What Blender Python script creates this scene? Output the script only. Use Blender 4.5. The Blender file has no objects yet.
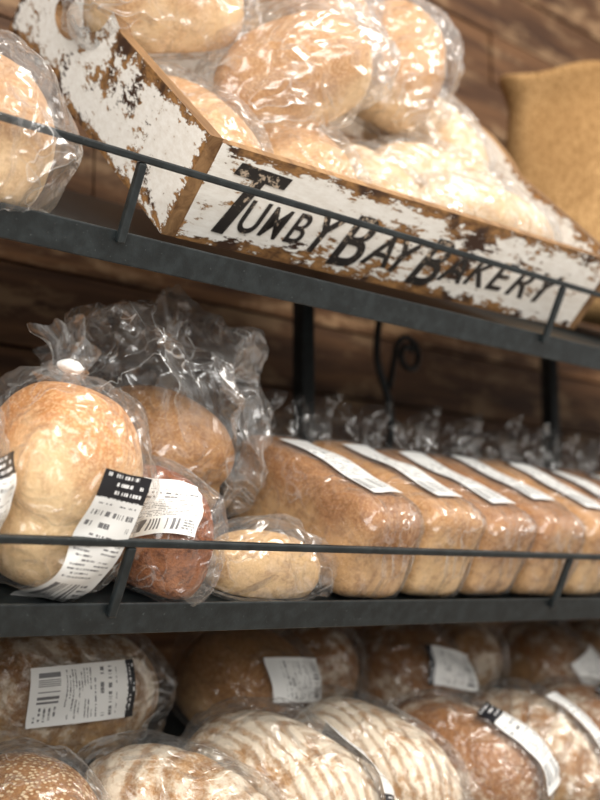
import bpy, bmesh, math, random
from mathutils import Vector, Matrix, noise
from mathutils.bvhtree import BVHTree
scene=bpy.context.scene
COL=scene.collection
random.seed(7)
try: scene.view_settings.view_transform='Standard'
except Exception: pass

# ---------------------------------------------------------------- node helper
class G:
    def __init__(s,name):
        s.m=bpy.data.materials.new(name); s.m.use_nodes=True
        s.t=s.m.node_tree; s.t.nodes.clear()
        s.out=s.t.nodes.new('ShaderNodeOutputMaterial')
        s.tc=s.t.nodes.new('ShaderNodeTexCoord')
    def n(s,typ,inp=None,**kw):
        nd=s.t.nodes.new(typ)
        for k,v in kw.items(): setattr(nd,k,v)
        for k,v in (inp or {}).items():
            s.set(nd.inputs[k],v)
        return nd
    def set(s,sock,v):
        if isinstance(v,bpy.types.NodeSocket): s.t.links.new(v,sock)
        else: sock.default_value=v
    def m_(s,op,a,b=0.0,c=0.0,clamp=False):
        nd=s.t.nodes.new('ShaderNodeMath'); nd.operation=op; nd.use_clamp=clamp
        for i,v in enumerate((a,b,c)): s.set(nd.inputs[i],v)
        return nd.outputs[0]
    def mr(s,v,a,b,c=0.0,d=1.0,smooth=True):
        nd=s.t.nodes.new('ShaderNodeMapRange')
        if smooth: nd.interpolation_type='SMOOTHSTEP'
        for i,x in enumerate((v,a,b,c,d)): s.set(nd.inputs[i],x)
        return nd.outputs[0]
    def mix(s,f,a,b):
        nd=s.t.nodes.new('ShaderNodeMix'); nd.data_type='RGBA'
        s.set(nd.inputs[0],f); s.set(nd.inputs[6],a); s.set(nd.inputs[7],b)
        return nd.outputs[2]
    def noise(s,scale,vec=None,detail=4,rough=.55,typ='FBM',dist=0.0,out=0):
        nd=s.t.nodes.new('ShaderNodeTexNoise'); nd.noise_type=typ
        nd.inputs['Scale'].default_value=scale; nd.inputs['Detail'].default_value=detail
        nd.inputs['Roughness'].default_value=rough; nd.inputs['Distortion'].default_value=dist
        s.t.links.new(vec if vec else s.tc.outputs['Object'],nd.inputs['Vector'])
        return nd.outputs[out]
    def mapv(s,scale=(1,1,1),loc=(0,0,0),src='Object'):
        nd=s.t.nodes.new('ShaderNodeMapping'); nd.inputs['Scale'].default_value=scale
        nd.inputs['Location'].default_value=loc
        s.t.links.new(s.tc.outputs[src],nd.inputs[0]); return nd.outputs[0]
    def xyz(s,vec):
        nd=s.t.nodes.new('ShaderNodeSeparateXYZ'); s.t.links.new(vec,nd.inputs[0]); return nd.outputs
    def bump(s,h,strength=.3,dist=.002):
        nd=s.t.nodes.new('ShaderNodeBump'); nd.inputs['Strength'].default_value=strength
        nd.inputs['Distance'].default_value=dist; s.t.links.new(h,nd.inputs['Height']); return nd.outputs[0]
    def pbr(s,col,rough=.5,nrm=None,metal=0.0,coat=0.0,spec=.5):
        b=s.t.nodes.new('ShaderNodeBsdfPrincipled')
        s.set(b.inputs['Base Color'],col); s.set(b.inputs['Roughness'],rough)
        b.inputs['Metallic'].default_value=metal; b.inputs['Coat Weight'].default_value=coat
        b.inputs['Specular IOR Level'].default_value=spec
        if nrm: s.t.links.new(nrm,b.inputs['Normal'])
        s.t.links.new(b.outputs[0],s.out.inputs[0]); return s.m
def C(r,g,b): return (r,g,b,1)

# ---------------------------------------------------------------- materials
def bread_mat(name,top,side,H,flour=0.0,score=0.0,seeds=0.0,dark=None,mott=.5,rug=.5):
    g=G(name)
    rnd=g.n('ShaderNodeObjectInfo').outputs['Random']
    cb=g.n('ShaderNodeCombineXYZ',{0:g.m_('MULTIPLY',rnd,7.0),1:g.m_('MULTIPLY',rnd,3.0),2:0.0})
    ov=g.n('ShaderNodeVectorMath',{0:g.tc.outputs['Object'],1:cb.outputs[0]},operation='ADD').outputs[0]
    o=g.xyz(g.tc.outputs['Object'])
    n1=g.noise(11,ov,detail=3); n2=g.noise(60,ov,detail=5,rough=.7); n3=g.noise(300,ov,detail=2,rough=.7)
    z=g.m_('DIVIDE',o[2],H)
    zz=g.m_('ADD',g.m_('ADD',z,g.m_('MULTIPLY',g.m_('SUBTRACT',rnd,.5),.35)),g.m_('MULTIPLY',g.m_('SUBTRACT',n1,.5),1.3))
    f=g.mr(zz,.35,.9)
    c=g.mix(f,side,top)
    d=dark or (top[0]*.5,top[1]*.39,top[2]*.31,1)
    c=g.mix(g.m_('MULTIPLY',g.mr(n2,.44,.64),mott),c,d)
    c=g.mix(g.m_('MULTIPLY',g.mr(n3,.48,.62),.35),c,(min(1,side[0]*1.2),min(1,side[1]*1.2),side[2]*1.25,1))
    h=g.m_('ADD',g.m_('MULTIPLY',n2,1.1),g.m_('MULTIPLY',n3,.5))
    if flour>0:
        topm=g.mr(z,.25,.55)
        n4=g.noise(38,ov,detail=7,rough=.8)
        fl=g.mr(g.m_('ADD',g.m_('MULTIPLY',n4,.8),g.m_('MULTIPLY',n1,.4)),.60-.12*flour,.78-.14*flour)
        fl=g.m_('MULTIPLY',g.m_('MULTIPLY',fl,topm),.85)
        if score>0:
            yy=g.m_('ADD',g.m_('ADD',o[1],g.m_('MULTIPLY',g.m_('POWER',g.m_('ABSOLUTE',o[0]),1.5),score)),g.m_('MULTIPLY',g.m_('SUBTRACT',n1,.5),.07))
            w=g.m_('ADD',g.m_('MULTIPLY',g.m_('SINE',g.m_('MULTIPLY',yy,160.0)),.5),.5)
            sm=g.mr(g.m_('ADD',w,g.m_('MULTIPLY',g.m_('SUBTRACT',n4,.5),1.5)),-.1,.6)
            fl=g.m_('MULTIPLY',fl,g.m_('ADD',g.m_('MULTIPLY',sm,.7),.3))
            h=g.m_('ADD',h,g.m_('MULTIPLY',sm,1.5))
            c=g.mix(g.m_('MULTIPLY',g.m_('SUBTRACT',1.0,sm),g.m_('MULTIPLY',topm,.35)),c,d)
        c=g.mix(fl,c,C(.85,.75,.60))
    if seeds>0:
        vo=g.n('ShaderNodeTexVoronoi',{'Scale':190.0,'Vector':g.tc.outputs['Object']}).outputs[0]
        sd=g.m_('MULTIPLY',g.mr(vo,.42,.32),g.mr(z,.3,.5))
        c=g.mix(g.m_('MULTIPLY',sd,seeds),c,C(.80,.62,.40)); h=g.m_('ADD',h,g.m_('MULTIPLY',sd,1.5))
    return g.pbr(c,.58,g.bump(h,rug,.004),spec=.28)

def plastic(name,haze=.05,streak=.4,scale=10,cell=16,rough=.2,bd=.008):
    g=G(name)
    dv=g.noise(8,detail=2,out=1)
    sc=g.n('ShaderNodeVectorMath',{0:dv,1:(.22,.22,.22)},operation='MULTIPLY').outputs[0]
    v=g.n('ShaderNodeVectorMath',{0:g.mapv((1,.4,.7)),1:sc},operation='ADD').outputs[0]
    ns=g.noise(scale*1.6,v,detail=2,rough=.5)
    r1=g.m_('ABSOLUTE',g.m_('SUBTRACT',ns,.5))
    l1=g.mr(r1,.012,0.0)
    vo=g.n('ShaderNodeTexVoronoi',{'Scale':float(cell),'Vector':v},feature='DISTANCE_TO_EDGE').outputs[0]
    l2=g.mr(vo,.02,0.0)
    h=g.m_('ADD',g.m_('MULTIPLY',g.mr(r1,.16,0.0,smooth=False),.8),g.m_('MULTIPLY',vo,1.8))
    b=g.bump(h,1.0,bd)
    lw=g.n('ShaderNodeLayerWeight',{'Blend':.25,'Normal':b})
    f=g.m_('ADD',g.m_('MULTIPLY',lw.outputs[1],.5),haze)
    ln=g.m_('MAXIMUM',l1,g.m_('MULTIPLY',l2,.6))
    st=g.m_('MULTIPLY',ln,g.m_('MULTIPLY',g.mr(g.xyz(dv)[0],.45,.65),streak))  # crease highlights painted into the film as white streaks
    f=g.m_('ADD',f,st,clamp=True)
    gl=g.n('ShaderNodeBsdfGlossy',{'Color':C(1,1,1),'Roughness':rough,'Normal':b})
    df=g.n('ShaderNodeBsdfDiffuse',{'Color':C(.95,.95,.93)})
    ms=g.n('ShaderNodeMixShader',{0:g.m_('MULTIPLY',g.m_('MAXIMUM',ln,.25),.55),1:gl.outputs[0],2:df.outputs[0]})
    tr=g.n('ShaderNodeBsdfTransparent',{'Color':C(.99,.99,.99)})
    mm=g.n('ShaderNodeMixShader',{0:f,1:tr.outputs[0],2:ms.outputs[0]})
    g.t.links.new(mm.outputs[0],g.out.inputs[0])
    return g.m
def label_mat(name,header=0.0):
    g=G(name)
    uv=g.n('ShaderNodeUVMap'); o=g.xyz(uv.outputs[0]); u,v=o[0],o[1]
    def rng(x,a,b): return g.m_('MULTIPLY',g.m_('GREATER_THAN',x,a),g.m_('LESS_THAN',x,b))
    def text(rows,cols,seed,thr=.47):
        vr=g.m_('MULTIPLY',v,rows); row=g.m_('FLOOR',vr); fr=g.m_('FRACT',vr)
        cb=g.n('ShaderNodeCombineXYZ',{0:g.m_('MULTIPLY',u,cols),1:g.m_('MULTIPLY',row,7.31),2:seed})
        nz=g.noise(1.0,cb.outputs[0],detail=1)
        cb2=g.n('ShaderNodeCombineXYZ',{0:g.m_('MULTIPLY',u,3.0),1:g.m_('MULTIPLY',row,3.7),2:seed+5})
        ln=g.m_('GREATER_THAN',g.noise(1.0,cb2.outputs[0],detail=0),.42)
        return g.m_('MULTIPLY',g.m_('MULTIPLY',g.m_('GREATER_THAN',nz,thr),rng(fr,.28,.72)),g.m_('MULTIPLY',ln,rng(u,.08,.92)))
    small=g.m_('MULTIPLY',text(34,60,1.0),rng(v,.30,.55))
    big=g.m_('MULTIPLY',text(13,26,3.0,.5),rng(v,.58,.8))
    wn=g.n('ShaderNodeTexWhiteNoise',{'W':g.m_('FLOOR',g.m_('MULTIPLY',u,60.0))},noise_dimensions='1D').outputs[0]
    bar=g.m_('MULTIPLY',g.m_('GREATER_THAN',wn,.48),g.m_('MULTIPLY',rng(v,.07,.25),rng(u,.1,.62)))
    box=g.m_('MULTIPLY',text(24,40,9.0),g.m_('MULTIPLY',rng(v,.05,.27),rng(u,.68,.93)))
    ink=g.m_('MAXIMUM',g.m_('MAXIMUM',small,big),g.m_('MAXIMUM',bar,box))
    c=g.mix(g.m_('MULTIPLY',ink,.85),C(.78,.78,.76),C(.05,.05,.06))
    if header:
        head=g.m_('GREATER_THAN',v,header)
        ht=g.m_('MULTIPLY',text(20 if header<.86 else 28,22,14.0,.5),head)
        c=g.mix(head,c,C(.015,.015,.018)); c=g.mix(ht,c,C(.8,.8,.8))
    return g.pbr(c,.35,None,spec=.4)
def steel_mat():
    g=G('painted_black_steel')
    n=g.noise(60,detail=5); n2=g.noise(380,detail=2)
    c=g.mix(g.mr(n,.35,.75),C(.008,.011,.012),C(.019,.025,.027))
    c=g.mix(g.m_('MULTIPLY',g.mr(n2,.70,.76),.4),c,C(.2,.22,.22))
    return g.pbr(c,.42,g.bump(n2,.2,.001),metal=.0,spec=.4)
def wood_mat(name,a,b,axis='X'):
    g=G(name)
    sc={'X':(1.2,14,14),'Y':(14,1.2,14),'Z':(14,14,1.2)}[axis]
    v=g.mapv(sc)
    n=g.noise(3,v,detail=6,rough=.65,dist=.6); n2=g.noise(2.2,detail=4)
    c=g.mix(g.mr(n,.3,.7),a,b)
    c=g.mix(g.m_('MULTIPLY',g.mr(n2,.5,.75),.5),c,(a[0]*.4,a[1]*.4,a[2]*.4,1))
    return g.pbr(c,.65,g.bump(n,.5,.004),spec=.3)
def plank_mat():
    g=G('rustic_planks')
    o=g.xyz(g.tc.outputs['Object'])
    row=g.m_('FLOOR',g.m_('DIVIDE',g.m_('ADD',o[2],.03),.135))
    w=g.n('ShaderNodeTexWhiteNoise',{'W':row},noise_dimensions='1D').outputs[0]
    cb=g.n('ShaderNodeCombineXYZ',{0:g.m_('ADD',g.m_('MULTIPLY',o[0],1.3),g.m_('MULTIPLY',row,3.3)),1:0.0,2:g.m_('MULTIPLY',o[2],16.0)})
    n=g.noise(1.6,cb.outputs[0],detail=5,rough=.65,dist=.5)
    cb2=g.n('ShaderNodeCombineXYZ',{0:g.m_('MULTIPLY',o[0],2.5),1:row,2:g.m_('MULTIPLY',o[2],7.0)})
    n2=g.noise(2.5,cb2.outputs[0],detail=4,rough=.65)
    c=g.mix(g.mr(n,.32,.7),C(.052,.022,.010),C(.19,.092,.040))
    c=g.mix(g.m_('MULTIPLY',g.mr(n2,.5,.66),.7),c,C(.40,.255,.14))
    c=g.mix(g.m_('MULTIPLY',w,.55),c,C(.032,.015,.008))
    return g.pbr(c,.7,g.bump(n,.5,.006),spec=.25)
def paint_mat():
    g=G('chipped_white_paint')
    uv=g.n('ShaderNodeUVMap'); e=g.xyz(uv.outputs[0])[0]
    n1=g.noise(10,g.mapv((1,1.3,2.2)),detail=8,rough=.72); n2=g.noise(60,g.mapv((.6,1,2.0)),detail=6,rough=.75); n3=g.noise(3.5,detail=2)
    val=g.m_('ADD',g.m_('MULTIPLY',n1,.55),g.m_('MULTIPLY',n2,.45))
    val=g.m_('ADD',val,g.m_('MULTIPLY',g.m_('SUBTRACT',n3,.5),.28))
    val=g.m_('ADD',val,g.m_('MULTIPLY',e,.12))
    chip=g.mr(val,.552,.562)
    wd=g.mix(g.mr(n2,.35,.65),C(.10,.045,.018),C(.38,.20,.075))
    wd=g.mix(g.mr(g.noise(18),.48,.62),wd,C(.05,.025,.015))
    p=g.mix(g.mr(n2,.3,.7),C(.92,.90,.85),C(.78,.74,.67))
    c=g.mix(chip,p,wd)
    return g.pbr(c,.5,g.bump(g.m_('SUBTRACT',1.0,chip),.6,.0015),spec=.35)
def letter_mat():
    g=G('worn_black_lettering')
    n=g.noise(70,g.mapv((1,1,1)),detail=6,rough=.75); n1=g.noise(14,detail=2)
    f=g.mr(g.m_('ADD',n,g.m_('MULTIPLY',n1,.35)),.725,.765)
    return g.pbr(g.mix(f,C(.016,.013,.012),C(.50,.40,.30)),.45)
def burlap_mat():
    g=G('burlap')
    n=g.noise(260,g.mapv((1,1,.3)),detail=2); m=g.noise(260,g.mapv((.3,1,1)),detail=2)
    h=g.m_('ADD',n,m)
    c=g.mix(g.mr(h,.8,1.2),C(.24,.135,.055),C(.46,.285,.13))
    c=g.mix(g.m_('MULTIPLY',g.mr(g.noise(4,detail=3),.42,.62),.5),c,C(.18,.095,.035))
    return g.pbr(c,.9,g.bump(h,.3,.001),spec=.05)
def flat(name,c,rough=.5):
    g=G(name); n=g.noise(30); return g.pbr(g.mix(n,c,(c[0]*.8,c[1]*.8,c[2]*.8,1)),rough)

STEEL=steel_mat(); PL=plastic('clear_plastic_bag',.045,.45,rough=.24); PL2=plastic('crinkled_plastic_bag',.075,.65,8,12,rough=.23,bd=.010); PLT=plastic('taut_plastic_bag',.045,.35,8,9,rough=.18)
LAB=label_mat('printed_label',.83); LAB2=label_mat('printed_label_plain'); LAB3=label_mat('printed_label_thin_header',.91)
RAW=wood_mat('raw_old_wood',C(.14,.07,.03),C(.38,.22,.10),'Y'); PAINT=paint_mat(); PLANK=plank_mat(); BURLAP=burlap_mat()
BLACK=letter_mat(); TIE=flat('white_tie',C(.85,.85,.83),.4)

# ---------------------------------------------------------------- mesh helpers
def mkobj(name,bm,mats,parent=None,smooth=True):
    me=bpy.data.meshes.new(name); bm.normal_update(); bm.to_mesh(me); bm.free()
    for m in mats: me.materials.append(m)
    if smooth:
        for p in me.polygons: p.use_smooth=True
    ob=bpy.data.objects.new(name,me); COL.objects.link(ob)
    if parent: ob.parent=parent
    return ob
def box(bm,lo,hi,mat=0):
    vs=[bm.verts.new((x,y,z)) for z in (lo[2],hi[2]) for y in (lo[1],hi[1]) for x in (lo[0],hi[0])]
    for f in ((0,2,3,1),(4,5,7,6),(0,1,5,4),(2,6,7,3),(0,4,6,2),(1,3,7,5)):
        fc=bm.faces.new([vs[i] for i in f]); fc.material_index=mat
def empty(name,mat):
    e=bpy.data.objects.new(name,None); e.empty_display_size=.05; COL.objects.link(e); e.matrix_world=mat; return e
def fbm(p,s): return noise.noise(p*s)
def ridge(p,s): return 1-abs(noise.noise(p*s))*2

T=math.radians(26)
S=Vector((0,math.cos(T),math.sin(T))); NV=Vector((0,-math.sin(T),math.cos(T)))
SHZ={1:.365,2:-.0146,3:-.372}
LIP=-.016      # deck lies below the lip of the angle iron
def frame(origin,s,n,yaw=0,pitch=0,roll=0,x=Vector((1,0,0))):
    m=Matrix(((x.x,s.x,n.x,0),(x.y,s.y,n.y,0),(x.z,s.z,n.z,0),(0,0,0,1)))
    return Matrix.Translation(origin)@m@Matrix.Rotation(math.radians(yaw),4,'Z')@Matrix.Rotation(math.radians(pitch),4,'X')@Matrix.Rotation(math.radians(roll),4,'Y')
def on_shelf(k,X,s,n=0.003,yaw=0,pitch=0,roll=0):
    return frame(Vector((X,1,SHZ[k]))+S*s+NV*(n+LIP),S,NV,yaw,pitch,roll)

def shape_fn(kind,W,L,H,seed):
    off=Vector((seed*3.1,seed*1.7,seed*2.3))
    def fn(d,grow=0.0):
        p={'sandwich':7.0,'hitop':3.0,'vienna':2.3}.get(kind,2.1)
        r=(abs(d.x)**p+abs(d.y)**p+abs(d.z)**p)**(-1/p)
        q=d*r
        x,y,z=q.x,q.y,q.z
        if kind=='sandwich':
            bul=1+.035*math.exp(-((z-.55)/.25)**2)-.04*max(0,-z)
            z2=z-.07*(x*x)*max(0,z)+.02*math.sin(y*7.5+seed)*max(0,z)-.05*y*y*max(0,z)
            P=Vector((x*W/2*bul,y*L/2*(1+.02*z),(z2+1)*H/2))
        elif kind=='hitop':
            waist=1-.05*math.exp(-((z+.15)/.12)**2)+.03*math.exp(-((z-.3)/.3)**2)
            k=1-.12*max(0,z)**2
            P=Vector((x*W/2*waist*k,y*L/2*waist*k,(z+1)*H/2))
        elif kind=='vienna':
            zb=z if z>-.55 else -.55-(abs(z)-.55)*.25
            P=Vector((x*W/2,y*L/2,(zb+.66)*H/1.66))
        else:
            zb=z if z>-.5 else -.5-(abs(z)-.5)*.3
            P=Vector((x*W/2,y*L/2,(zb+.65)*H/1.65))
        nn=fbm(P+off,8)*.07+fbm(P+off,20)*.03+fbm(P+off,50)*.012
        if kind in('sandwich','hitop'): nn*=.5
        cen=Vector((0,0,H*.45))
        P=P+(P-cen)*nn
        if grow: P=P+(P-cen).normalized()*grow
        return P
    return fn
def sphere_dirs(sub):
    bm=bmesh.new(); bmesh.ops.create_icosphere(bm,subdivisions=sub,radius=1.0); return bm
def bread(root,name,kind,W,L,H,mat,seed,score=0):
    fn=shape_fn(kind,W,L,H,seed)
    bm=sphere_dirs(5)
    for v in bm.verts:
        P=fn(v.co.normalized())
        if score and P.z>H*.45:
            c=math.sin((P.y+abs(P.x)**1.5*score+.03*noise.noise(P*11))*160)
            P.z-=.003*max(0,-c)**3*min(1,(P.z-H*.45)/(H*.2))
        v.co=P
    return mkobj(name,bm,[mat],root),fn
def tailmesh(root,base,dirv,l,rad,seed,mat,droop=0.0,flat_=.5):
    off=Vector((seed*5.1,seed*.7,seed*1.3))
    tb=bmesh.new(); d=Vector(dirv).normalized(); a=d.orthogonal().normalized(); b=d.cross(a)
    NS,NR=84,30; rows=[]
    for i in range(NR+1):
        t=i/NR
        if t<.28: r=rad*(1.0-.75*math.sin(t/.28*math.pi/2))
        else: r=rad*(.25+1.2*((t-.28)/.72)**.8)
        row=[]
        for j in range(NS):
            th=2*math.pi*j/NS
            f=1+.30*math.sin(th*5+seed)+.22*math.sin(th*9+seed*2+t*2)+.3*noise.noise(Vector((math.cos(th)*2,math.sin(th)*2,t*3+seed)))
            P=Vector(base)+d*(t*l)+a*(math.cos(th)*r*f)+b*(math.sin(th)*r*f*(flat_ if t>.4 else .8))
            P.z-=droop*t*t
            P+=Vector((noise.noise(P*35),noise.noise(P*36+off),noise.noise(P*34-off)))*.007
            if P.z<.001: P.z=.001
            row.append(tb.verts.new(P))
        rows.append(row)
    for i in range(NR):
        for j in range(NS):
            tb.faces.new((rows[i][j],rows[i][(j+1)%NS],rows[i+1][(j+1)%NS],rows[i+1][j]))
    mkobj('bag_tail',tb,[mat],root)
def bag(root,fn,W,L,H,seed,grow=.006,amp=.006,mat=None,tail=None,droop=0,slack=0.0):
    off=Vector((seed*5.1,seed*.7,seed*1.3))
    bm=sphere_dirs(6 if amp>.0085 else 5)
    cen=Vector((0,0,H*.45))
    for v in bm.verts:
        d=v.co.normalized(); P=fn(d,grow*(1+1.2*abs(d.y)**3))
        Q=Vector((P.x,P.y*.5,P.z))+off
        Q+=Vector((noise.noise(P*8+off),noise.noise(P*7-off),noise.noise(P*9)))*.05
        w=ridge(Q,14)*.6+ridge(Q,31)*.4
        a=amp*(.25 if P.z<.01 else 1)*(1+1.0*max(0,noise.noise(P*12-off)))
        P=P+(P-cen).normalized()*max(0,w+.2)*a
        if slack:      # loose film standing away from the crust in lobes
            lob=max(0,noise.noise(d*1.7+off)+.15)*(.4+.6*max(0,ridge(Q,9)))
            P=P+(P-cen).normalized()*slack*lob*(1 if P.z>.02 else .3)
        if P.z<-.002: P.z=-.002
        v.co=P
    bvh=BVHTree.FromBMesh(bm)
    mkobj('plastic_bag',bm,[mat or PL],root)
    if tail: tailmesh(root,*tail,seed,mat or PL,droop)
    return bvh
def label(root,bvh,org,dirv,up,w,l,mat=None):
    d=Vector(dirv).normalized(); v=Vector(up); v=(v-d*v.dot(d)).normalized(); u=d.cross(v)
    NU,NVV=12,26
    o=Vector(org)-d*.3; dep=[[None]*(NU+1) for _ in range(NVV+1)]
    for j in range(NVV+1):
        for i in range(NU+1):
            h=bvh.ray_cast(o+u*((i/NU-.5)*w)+v*((j/NVV-.5)*l),d)
            dep[j][i]=h[3] if h[0] is not None else None
    allv=[x for r in dep for x in r if x is not None]
    if not allv: return
    mx=max(allv)
    D=[[ (x if x is not None else mx) for x in r] for r in dep]
    orig=[r[:] for r in D]
    for it in range(6):
        E=[r[:] for r in D]
        for j in range(NVV+1):
            for i in range(NU+1):
                nb=[D[jj][ii] for jj,ii in ((j-1,i),(j+1,i),(j,i-1),(j,i+1)) if 0<=jj<=NVV and 0<=ii<=NU]
                E[j][i]=.5*D[j][i]+.5*sum(nb)/len(nb)
        D=E
    bm=bmesh.new(); uvl=bm.loops.layers.uv.new('UVMap'); vs=[]
    for j in range(NVV+1):
        for i in range(NU+1):
            p=o+u*((i/NU-.5)*w)+v*((j/NVV-.5)*l)+d*(min(D[j][i],orig[j][i]+.001)-.0022)
            vs.append((bm.verts.new(p),(i/NU,j/NVV)))
    for j in range(NVV):
        for i in range(NU):
            ids=[j*(NU+1)+i,j*(NU+1)+i+1,(j+1)*(NU+1)+i+1,(j+1)*(NU+1)+i]
            f=bm.faces.new([vs[k][0] for k in ids])
            for lp,k in zip(f.loops,ids): lp[uvl].uv=vs[k][1]
    return mkobj('label',bm,[mat or LAB],root)

# ---------------------------------------------------------------- room
bm=bmesh.new()
k=-9
while k*.135<2.3:
    z=k*.135-.03; random.seed(k+50); x=-1.6
    while x<5.2:
        l=random.uniform(1.2,2.4); x2=min(x+l,5.2); dy=random.uniform(0,.008)
        box(bm,(x+.002,1.66-dy,max(z+.003,-1.2)),(x2-.002,1.69,z+.132)); x=x2
    k+=1
box(bm,(-1.6,1.69,-1.2),(5.2,1.75,2.3))
mkobj('wall_back',bm,[PLANK],smooth=False)
bm=bmesh.new(); box(bm,(-1.6,-1.5,-1.26),(5.2,1.75,-1.2))
mkobj('floor',bm,[flat('warm_concrete',C(.42,.37,.32),.6)],smooth=False)

# ---------------------------------------------------------------- rack
rack=empty('steel_display_rack',Matrix.Translation((1.4,1.25,-1.2)))
RI=Matrix.Translation((-1.4,-1.25,1.2))
def rackmesh(name,bm,bev=.0015):
    bm.transform(RI); ob=mkobj(name,bm,[STEEL],rack,smooth=False)
    if bev:
        md=ob.modifiers.new('b','BEVEL'); md.width=bev; md.segments=2
    return ob
SHX=[-.8,-.055,.69,1.435,2.18,2.925]
DEP=.54
for kk,z0 in list(SHZ.items())+[(4,-.775)]:
    M=Matrix(((1,0,0,0),(0,S.y,NV.y,1),(0,S.z,NV.z,z0),(0,0,0,1)))
    bm=bmesh.new()
    box(bm,(-.85,-.004,-.034),(2.97,0.0,.0))
    box(bm,(-.85,0.0,LIP-.004),(2.97,DEP,LIP))
    box(bm,(-.85,DEP-.004,-.034),(2.97,DEP,LIP-.004))
    for x in SHX: box(bm,(x-.015,.0,-.034),(x+.015,DEP-.004,LIP-.0045))
    bm.transform(M); rackmesh('shelf_%d'%kk,bm)
    if kk<4:
        R=.078 if kk==1 else .068
        bm=bmesh.new()
        box(bm,(-.85,-.012,R-.0045),(2.97,-.004,R+.0035))
        for x in SHX: box(bm,(x-.005,-.012,-.012),(x+.005,-.0042,R-.0046))
        bm.transform(M); rackmesh('guard_rail_%d'%kk,bm,.002)
bm=bmesh.new()
for x in SHX: box(bm,(x-.014,1.489,-1.2),(x+.014,1.517,.72))
rackmesh('rear_posts',bm)
def tube(name,pts,r,mat,parent=None,inv=None):
    cu=bpy.data.curves.new(name,'CURVE'); cu.dimensions='3D'; sp=cu.splines.new('NURBS'); sp.points.add(len(pts)-1)
    for p,q in zip(sp.points,pts):
        qq=(inv@Vector(q)) if inv else Vector(q); p.co=(*qq,1)
    sp.use_endpoint_u=True; sp.order_u=4; cu.bevel_depth=r; cu.bevel_resolution=3; cu.materials.append(mat)
    ob=bpy.data.objects.new(name,cu); COL.objects.link(ob)
    if parent: ob.parent=parent
    return ob
tube('scroll_stem',[(1.64,1.5,.60),(1.635,1.5,.52),(1.62,1.5,.46),(1.62,1.5,.41),(1.65,1.5,.36),(1.665,1.5,.30),(1.65,1.5,.24),(1.6,1.5,.21)],.007,STEEL,rack,RI)
pts=[]
for i in range(22):
    a=i*.42; r=.040-.0012*i
    pts.append((1.71-math.cos(a)*r*.95,1.5,.44+math.sin(a)*r))
tube('scroll_curl',[(1.655,1.5,.37)]+pts,.006,STEEL,rack,RI)

# ---------------------------------------------------------------- bread materials
M_SAND=bread_mat('crust_wholemeal',C(.34,.155,.058),C(.57,.35,.165),.12,mott=.5,rug=.6)
M_SAND2=bread_mat('crust_golden_light',C(.44,.225,.088),C(.66,.44,.22),.12,mott=.45,rug=.5)
M_HI=bread_mat('crust_hitop',C(.57,.255,.082),C(.82,.60,.34),.17,mott=.3,rug=.35)
M_RED=bread_mat('crust_reddish',C(.27,.085,.032),C(.38,.145,.055),.12,dark=C(.09,.024,.01),mott=.8,rug=1.0)
M_VI=bread_mat('crust_vienna',C(.47,.25,.105),C(.72,.51,.29),.1,mott=.35,rug=.35)
M_CO=bread_mat('crust_country',C(.36,.175,.065),C(.58,.36,.17),.1,mott=.5,rug=.5)
M_PALE=bread_mat('crust_pale',C(.56,.37,.20),C(.70,.54,.35),.09,flour=.3,mott=.25,rug=.35)
M_FL=bread_mat('crust_floured',C(.45,.25,.105),C(.58,.37,.18),.1,flour=1.0,score=9.0)
M_FL2=bread_mat('crust_floured_plain',C(.45,.25,.105),C(.60,.39,.20),.1,flour=.85,score=1.0)
M_BR=bread_mat('crust_dark_brown',C(.29,.125,.044),C(.49,.28,.12),.1,flour=.25)
M_BR2=bread_mat('crust_mid_brown',C(.38,.19,.075),C(.56,.35,.165),.1,flour=.6,score=2.0)
M_SEED=bread_mat('crust_seeded',C(.34,.165,.065),C(.52,.31,.14),.1,seeds=.85)

def loaf(name,mtx,kind,W,L,H,mat,seed,grow=.005,amp=.006,tail=None,bagmat=None,labels=(),score=0,droop=0,slack=0.0):
    root=empty(name,mtx)
    ob,fn=bread(root,'bread',kind,W,L,H,mat,seed,score)
    bvh=bag(root,fn,W,L,H,seed,grow,amp,bagmat,tail,droop,slack)
    for lb in labels: label(root,bvh,*lb)
    return root

# ---- shelf 2
for i in range(10):
    X=1.082+i*.1165
    m=M_SAND if i%3!=1 else M_SAND2
    loaf('sandwich_loaf',on_shelf(2,X,.143,.003,yaw=random.uniform(-1.2,1.2)),'sandwich',.1105,.272,.132+.003*math.sin(i*2.1),m,i+1,
         grow=.0012,amp=.0035,bagmat=PLT,tail=((0,.13,.06),(0,1,.5),.12,.05),
         labels=[((.0,-.008 if i!=3 else .01,.1),(0,0,-1),(0.02+random.uniform(-.06,.06),1,0),.052,.185,LAB3 if i>2 else LAB2)])
loaf('high_top_loaf',on_shelf(2,.648,.086),'hitop',.138,.156,.20,M_HI,21,grow=.004,amp=.009,slack=.012,
     tail=((.0,.03,.19),(.1,.5,.6),.05,.04),labels=[((.002,0,.072),(0,1,0),(.16,0,1),.060,.16)])
loaf('high_top_loaf',on_shelf(2,.491,.086),'hitop',.138,.156,.187,M_HI,22,grow=.004,amp=.009,slack=.01,
     labels=[((.045,0,.10),(0,1,0),(0,0,1),.05,.1)])
loaf('cheese_topped_loaf',on_shelf(2,.784,.088,yaw=2),'vienna',.105,.16,.122,M_RED,23,grow=.004,amp=.009,
     labels=[((-.03,-.04,.092),(0,.75,-.65),(.3,.6,.6),.050,.06,LAB2)])
loaf('bagged_bread_rolls',on_shelf(2,.932,.058,yaw=85),'vienna',.082,.16,.066,M_SAND2,24,grow=.005,amp=.013,bagmat=PL2,slack=.016)
root=empty('bagged_country_loaf',on_shelf(2,.90,.27,yaw=6))
ob,fn=bread(root,'bread','hitop',.16,.18,.160,M_CO,25)
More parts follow.
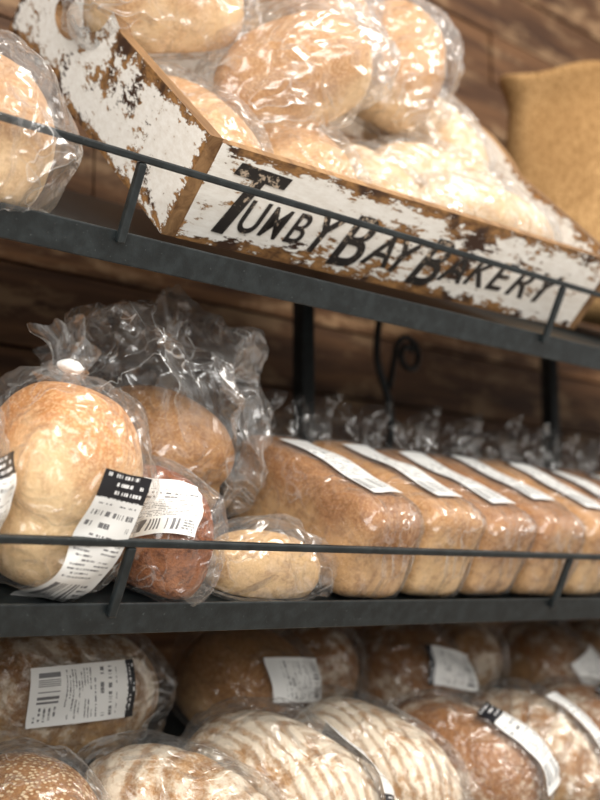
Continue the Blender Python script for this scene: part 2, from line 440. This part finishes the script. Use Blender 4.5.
bm=sphere_dirs(6)
for v in bm.verts:
    d=v.co.normalized()
    r=(abs(d.x)**2.8+abs(d.y)**2.8+abs(d.z)**2.8)**(-1/2.8)
    P=Vector((d.x*r*.112,d.y*r*.107,(d.z*r+1)*.130))
    top=max(0,(P.z-.14)/.12)
    P.x+=-.02*top+.015*math.sin(P.z*25)
    w=ridge(Vector((P.x,P.y,P.z*.5))+Vector((3,1,noise.noise(P*6)*.1)),9)*.65+ridge(P+Vector((noise.noise(P*9)*.05,0,5)),21)*.35
    P+=d*(w-.5)*.042*(1+.8*top)
    if P.z<.001: P.z=.001
    v.co=P
mkobj('plastic_bag',bm,[PL2],root)
bm=bmesh.new(); bmesh.ops.create_icosphere(bm,subdivisions=3,radius=.012)
for v in bm.verts: v.co=Vector((v.co.x*1.3,v.co.y*.7,v.co.z*.6))*(1+.3*noise.noise(v.co*90))+Vector((-.262,-.12,.214))
mkobj('bag_tie',bm,[TIE],root)

# ---- shelf 1 : bag at left
loaf('cob_loaf',on_shelf(1,.553,.085),'cob',.145,.17,.145,M_VI,31,grow=.005,amp=.012,bagmat=PL2,slack=.014)

# ---- shelf 3
FD=(.25,.9,-.6)
back=[('batch_loaf',.86,.43,78,'vienna',.17,.28,.155,M_BR2,41,[((-.035,0.01,.085),(.8,.15,-.5),(-.12,-1,0.24),.070,.135,LAB3)]),
 ('batch_loaf',1.17,.415,10,'vienna',.165,.21,.15,M_CO,42,[((0,-.05,.100),FD,(-.95,.1,.10),.062,.10,LAB2)]),
 ('batch_loaf',1.52,.415,0,'vienna',.17,.21,.15,M_BR,43,[((0,-.05,.100),FD,(-.95,.2,.1),.062,.10,LAB3)]),
 ('batch_loaf',1.91,.41,0,'vienna',.16,.21,.14,M_BR,44,[((0,-.05,.085),FD,(-.95,-.2,-.4),.055,.08,LAB2)]),
 ('batch_loaf',1.345,.46,20,'vienna',.14,.15,.13,M_BR,45,[]),
 ('batch_loaf',1.715,.46,-15,'vienna',.14,.15,.13,M_BR2,46,[]),
 ('batch_loaf',2.10,.42,5,'vienna',.17,.21,.13,M_BR2,47,[]),
 ('batch_loaf',.60,.42,10,'vienna',.15,.2,.13,M_BR,48,[])]
for nm,X,s,yaw,kd,W,L,H,m,sd,lbs in back:
    loaf(nm,on_shelf(3,X,s,yaw=yaw),kd,W,L,H,m,sd,grow=.004,amp=.010,labels=lbs,bagmat=PL2 if sd in(41,43) else PL,slack=.014)
front=[('seeded_loaf',.675,.14,-12,.15,.25,.145,M_SEED,51,[]),
 ('floured_loaf',.865,.140,34,.155,.26,.140,M_FL2,52,[]),
 ('floured_loaf',1.04,.175,28,.15,.26,.148,M_FL,53,[((.035,-.06,.10),(-.1,.7,-1),(-.35,-1,0),.050,.13,LAB3)]),
 ('floured_loaf',1.212,.18,24,.155,.26,.148,M_FL,54,[]),
 ('crusty_loaf',1.385,.17,14,.155,.25,.148,M_BR,55,[((.01,-.05,.10),(-.1,.6,-1),(-.2,1,0),.058,.145,LAB)]),
 ('crusty_loaf',1.57,.18,5,.15,.25,.14,M_BR2,56,[((.02,-.03,.10),(0,.6,-1),(-.1,1,0),.054,.12,LAB2)]),
 ('crusty_loaf',1.74,.18,0,.15,.25,.14,M_BR,57,[((.01,-.02,.10),(0,.6,-1),(-.1,1,0),.054,.12,LAB3)]),
 ('crusty_loaf',1.91,.18,0,.15,.25,.13,M_FL,58,[]),
 ('crusty_loaf',2.08,.18,0,.15,.25,.13,M_BR2,59,[])]
for nm,X,s,yaw,W,L,H,m,sd,lbs in front:
    loaf(nm,on_shelf(3,X,s,yaw=yaw),'vienna',W,L,H,m,sd,grow=.003,amp=.009,labels=lbs,slack=.012,score={M_FL:9.0,M_FL2:1.0,M_BR2:2.0}.get(m,0))

# ---------------------------------------------------------------- crate
TC=math.radians(45); YC=math.radians(-2.2)
RZ=Matrix.Rotation(YC,3,'Z')
CS=RZ@Vector((0,math.cos(TC),math.sin(TC))); CN=RZ@Vector((0,-math.sin(TC),math.cos(TC))); CX=RZ@Vector((1,0,0))
CO=Vector((.79,1.058,.394))
crate=empty('wooden_bakery_crate',frame(CO,CS,CN,x=CX))
CL,CD,CH=.77,.55,.128
def board(name,outer,hole,axis,pos,th):
    bm=bmesh.new()
    def ring(pts): 
        vs=[bm.verts.new(((pos,a,b) if axis=='X' else (a,pos,b))) for a,b in pts]
        return [bm.edges.new((vs[i],vs[(i+1)%len(vs)])) for i in range(len(vs))]
    es=ring(outer)
    if hole: es+=ring(hole)
    bmesh.ops.triangle_fill(bm,edges=es,use_beauty=True)
    r=bmesh.ops.extrude_face_region(bm,geom=bm.faces[:])
    dv=Vector((th,0,0)) if axis=='X' else Vector((0,th,0))
    for v in [g for g in r['geom'] if isinstance(g,bmesh.types.BMVert)]: v.co+=dv
    bmesh.ops.recalc_face_normals(bm,faces=bm.faces[:])
    for f in bm.faces:
        f.normal_update(); c=abs(f.normal.x if axis=='X' else f.normal.y)
        f.material_index=0 if c>.5 else 1
    return mkobj(name,bm,[PAINT,RAW],crate,smooth=False)
endp=[(0,0),(CD,0),(CD,CH)]
for i in range(13):
    t=i/12; endp.append((.50-.24*t,CH+.02*math.sin(math.pi*t)**.8))
endp+= [(0.0,CH)]
hole=[(.40+.045*math.cos(a),.085+.024*math.sin(a)) for a in [2*math.pi*i/24 for i in range(24)]]
board('end_panel_left',endp,hole,'X',-.002,.018)
board('end_panel_right',endp,hole,'X',CL-.016,.018)
board('front_panel',[(.0165,0),(CL-.0165,0),(CL-.0165,CH-.004),(.0165,CH-.004)],None,'Y',-.001,.014)
board('back_panel',[(.0165,0),(CL-.0165,0),(CL-.0165,CH),(.0165,CH)],None,'Y',CD-.016,.016)
bm=bmesh.new(); box(bm,(.0165,.0155,.0),(CL-.0165,CD-.0165,.012)); mkobj('base_board',bm,[RAW],crate,smooth=False)
bm=bmesh.new()
for x in (.08,CL-.1): box(bm,(x,CD-.06,-.16),(x+.02,CD-.03,-.0005))
mkobj('prop_legs',bm,[RAW],crate,smooth=False)
for ob in crate.children:
    if ob.name.split('.')[0] in ('end_panel_left','end_panel_right','front_panel','back_panel'):
        me=ob.data; b=bmesh.new(); b.from_mesh(me)
        ax=0 if 'end' in ob.name else 1
        for it in range(9):
            L=[e for e in b.edges if e.calc_length()>.02]
            if not L: break
            bmesh.ops.subdivide_edges(b,edges=L,cuts=1,use_grid_fill=False)
            bmesh.ops.triangulate(b,faces=b.faces[:])
        uvl=b.loops.layers.uv.new('UVMap')
        for f in b.faces:
            for lp in f.loops:
                c=lp.vert.co
                if ax==0: e=min(c.y,CD-c.y,c.z,abs(CH+.0-c.z) if c.y<.26 else .1)
                else: e=min(c.x,CL-c.x,c.z,CH-c.z)
                lp[uvl].uv=(max(0,1-e/.022),0)
        b.to_mesh(me); b.free()
def letter(ch,x,z,size,off=.0012,rot=0,sx=1.0):
    cu=bpy.data.curves.new('lettering','FONT'); cu.body=ch; cu.size=size; cu.extrude=.0004; cu.offset=off; cu.shear=.25
    cu.materials.append(BLACK)
    ob=bpy.data.objects.new('lettering',cu); COL.objects.link(ob); ob.parent=crate
    ob.matrix_local=Matrix(((sx,0,0,x),(0,0,-1,-.0018),(0,1,0,z),(0,0,0,1)))@Matrix.Rotation(math.radians(rot),4,'Z')
for a in [('T',.028,.022,.125,.0022,-2,1.0),('U',.083,.026,.062,.0007,2,.75),('M',.117,.028,.060,.0004,-2,.70),('B',.156,.028,.060,.0004,1,.82),('Y',.184,.024,.084,.001,-2,.85),
  ('B',.234,.014,.104,.0013,2,.88),('A',.292,.026,.066,.0008,0,1),('Y',.328,.024,.072,.001,-3,.9),
  ('B',.376,.014,.104,.0013,-1,.88),('A',.434,.028,.066,.0007,2,1),('K',.480,.032,.065,.0007,-1,1.0),('E',.526,.032,.065,.0007,2,1.1),('R',.570,.032,.065,.0007,-2,1.1),('Y',.618,.030,.069,.0008,1,1.1)]: letter(*a)

def in_crate(x,s,n,yaw=0,pitch=0,roll=0): return frame(CO+CX*x+CS*s+CN*n,CS,CN,yaw,pitch,roll,x=CX)
cr=[(.27,.225,.12,-95,38,.15,.22,.125,M_VI,61),
 (.10,.33,.115,-105,24,.14,.21,.12,M_VI,62),
 (.10,.17,.014,5,0,.14,.26,.10,M_VI,63),
 (.25,.15,.014,0,0,.14,.23,.11,M_VI,64),
 (.395,.15,.014,0,0,.13,.23,.10,M_PALE,65),
 (.56,.085,.045,-90,0,.11,.29,.10,M_PALE,66),
 (.55,.20,.03,-84,0,.12,.32,.11,M_PALE,67),
 (.50,.37,.13,-30,10,.16,.25,.15,M_VI,68),
 (.37,.42,.12,-10,8,.15,.24,.16,M_VI,69),
 (.63,.34,.03,0,0,.14,.26,.14,M_PALE,70)]
for x,s,n,yaw,pt,W,L,H,m,sd in cr:
    hi=sd in(61,62,68,69)
    loaf('vienna_loaf',in_crate(x,s,n,yaw,pt),'vienna',W,L,H,m,sd,grow=.006,amp=.014 if hi else .009,bagmat=PL2 if hi else PL,slack=.022 if hi else .008)

# ---------------------------------------------------------------- burlap sack
sp=on_shelf(1,2.11,.345,.0)
root=empty('burlap_sack',Matrix.Translation(sp.translation))
bm=bmesh.new(); NS=96; rows=[]
prof=[(.21,.005),(.245,.04),(.268,.12),(.275,.22),(.268,.32),(.256,.40),(.25,.43),(.256,.455),(.266,.475),(.274,.49),(.272,.50),(.26,.505),(.242,.49),(.225,.45)]
for i,(r,zz) in enumerate(prof):
    row=[]
    for j in range(NS):
        th=2*math.pi*j/NS
        f=1.04*(1+.018*math.sin(th*6+zz*5)+.02*noise.noise(Vector((math.cos(th)*2,math.sin(th)*2,zz*5))))
        x=math.cos(th)*r*f; y=math.sin(th)*r*.48*f
        z=zz+.018*math.sin(th*3+1)*(zz/.5)
        if zz<.1: z=max(z,.4877*y+.004+zz)
        row.append(bm.verts.new((x,y,z)))
    rows.append(row)
for i in range(len(prof)-1):
    for j in range(NS): bm.faces.new((rows[i][j],rows[i][(j+1)%NS],rows[i+1][(j+1)%NS],rows[i+1][j]))
bm.faces.new(list(reversed(rows[0])))
ob=mkobj('sack_body',bm,[BURLAP],root)
md=ob.modifiers.new('s','SUBSURF'); md.levels=1; md.render_levels=1
bm=bmesh.new(); bmesh.ops.create_icosphere(bm,subdivisions=4,radius=1)
for v in bm.verts:
    v.co=Vector((v.co.x*.22,v.co.y*.098,v.co.z*.05+.445+.02*noise.noise(v.co*3)))
mkobj('sack_contents',bm,[BURLAP],root)

# ---------------------------------------------------------------- light, world, camera
def area(name,loc,tgt,size,power,col):
    l=bpy.data.lights.new(name,'AREA'); l.shape='RECTANGLE'; l.size=size[0]; l.size_y=size[1]; l.energy=power; l.color=col
    o=bpy.data.objects.new(name,l); COL.objects.link(o); o.location=loc
    o.rotation_euler=(Vector(tgt)-Vector(loc)).to_track_quat('-Z','Y').to_euler(); return o
area('window_light',(-.9,-1.3,1.2),(1.0,1.2,0),(2.1,1.8),98,(1,.97,.925))
area('fill_light',(1.8,-.4,2.1),(1.4,1.3,0),(1.4,1.0),64,(1,.94,.86))  # added soft fill from the right front, not a known fixture
w=bpy.data.worlds.new('room_ambient'); scene.world=w; w.use_nodes=True
bg=w.node_tree.nodes['Background']; bg.inputs[0].default_value=(1,.95,.89,1); bg.inputs[1].default_value=.76

cam=bpy.data.cameras.new('camera'); co=bpy.data.objects.new('camera',cam); COL.objects.link(co); scene.camera=co
p=math.radians(8.86); az=math.radians(43.5)
F=Vector((math.sin(az)*math.cos(p),math.cos(az)*math.cos(p),math.sin(p)))
co.location=(0,0,0); co.rotation_euler=F.to_track_quat('-Z','Y').to_euler()
cam.sensor_fit='HORIZONTAL'; cam.sensor_width=24; cam.lens=48; cam.clip_start=.05
cam.dof.use_dof=True; cam.dof.focus_distance=1.27; cam.dof.aperture_fstop=3.0
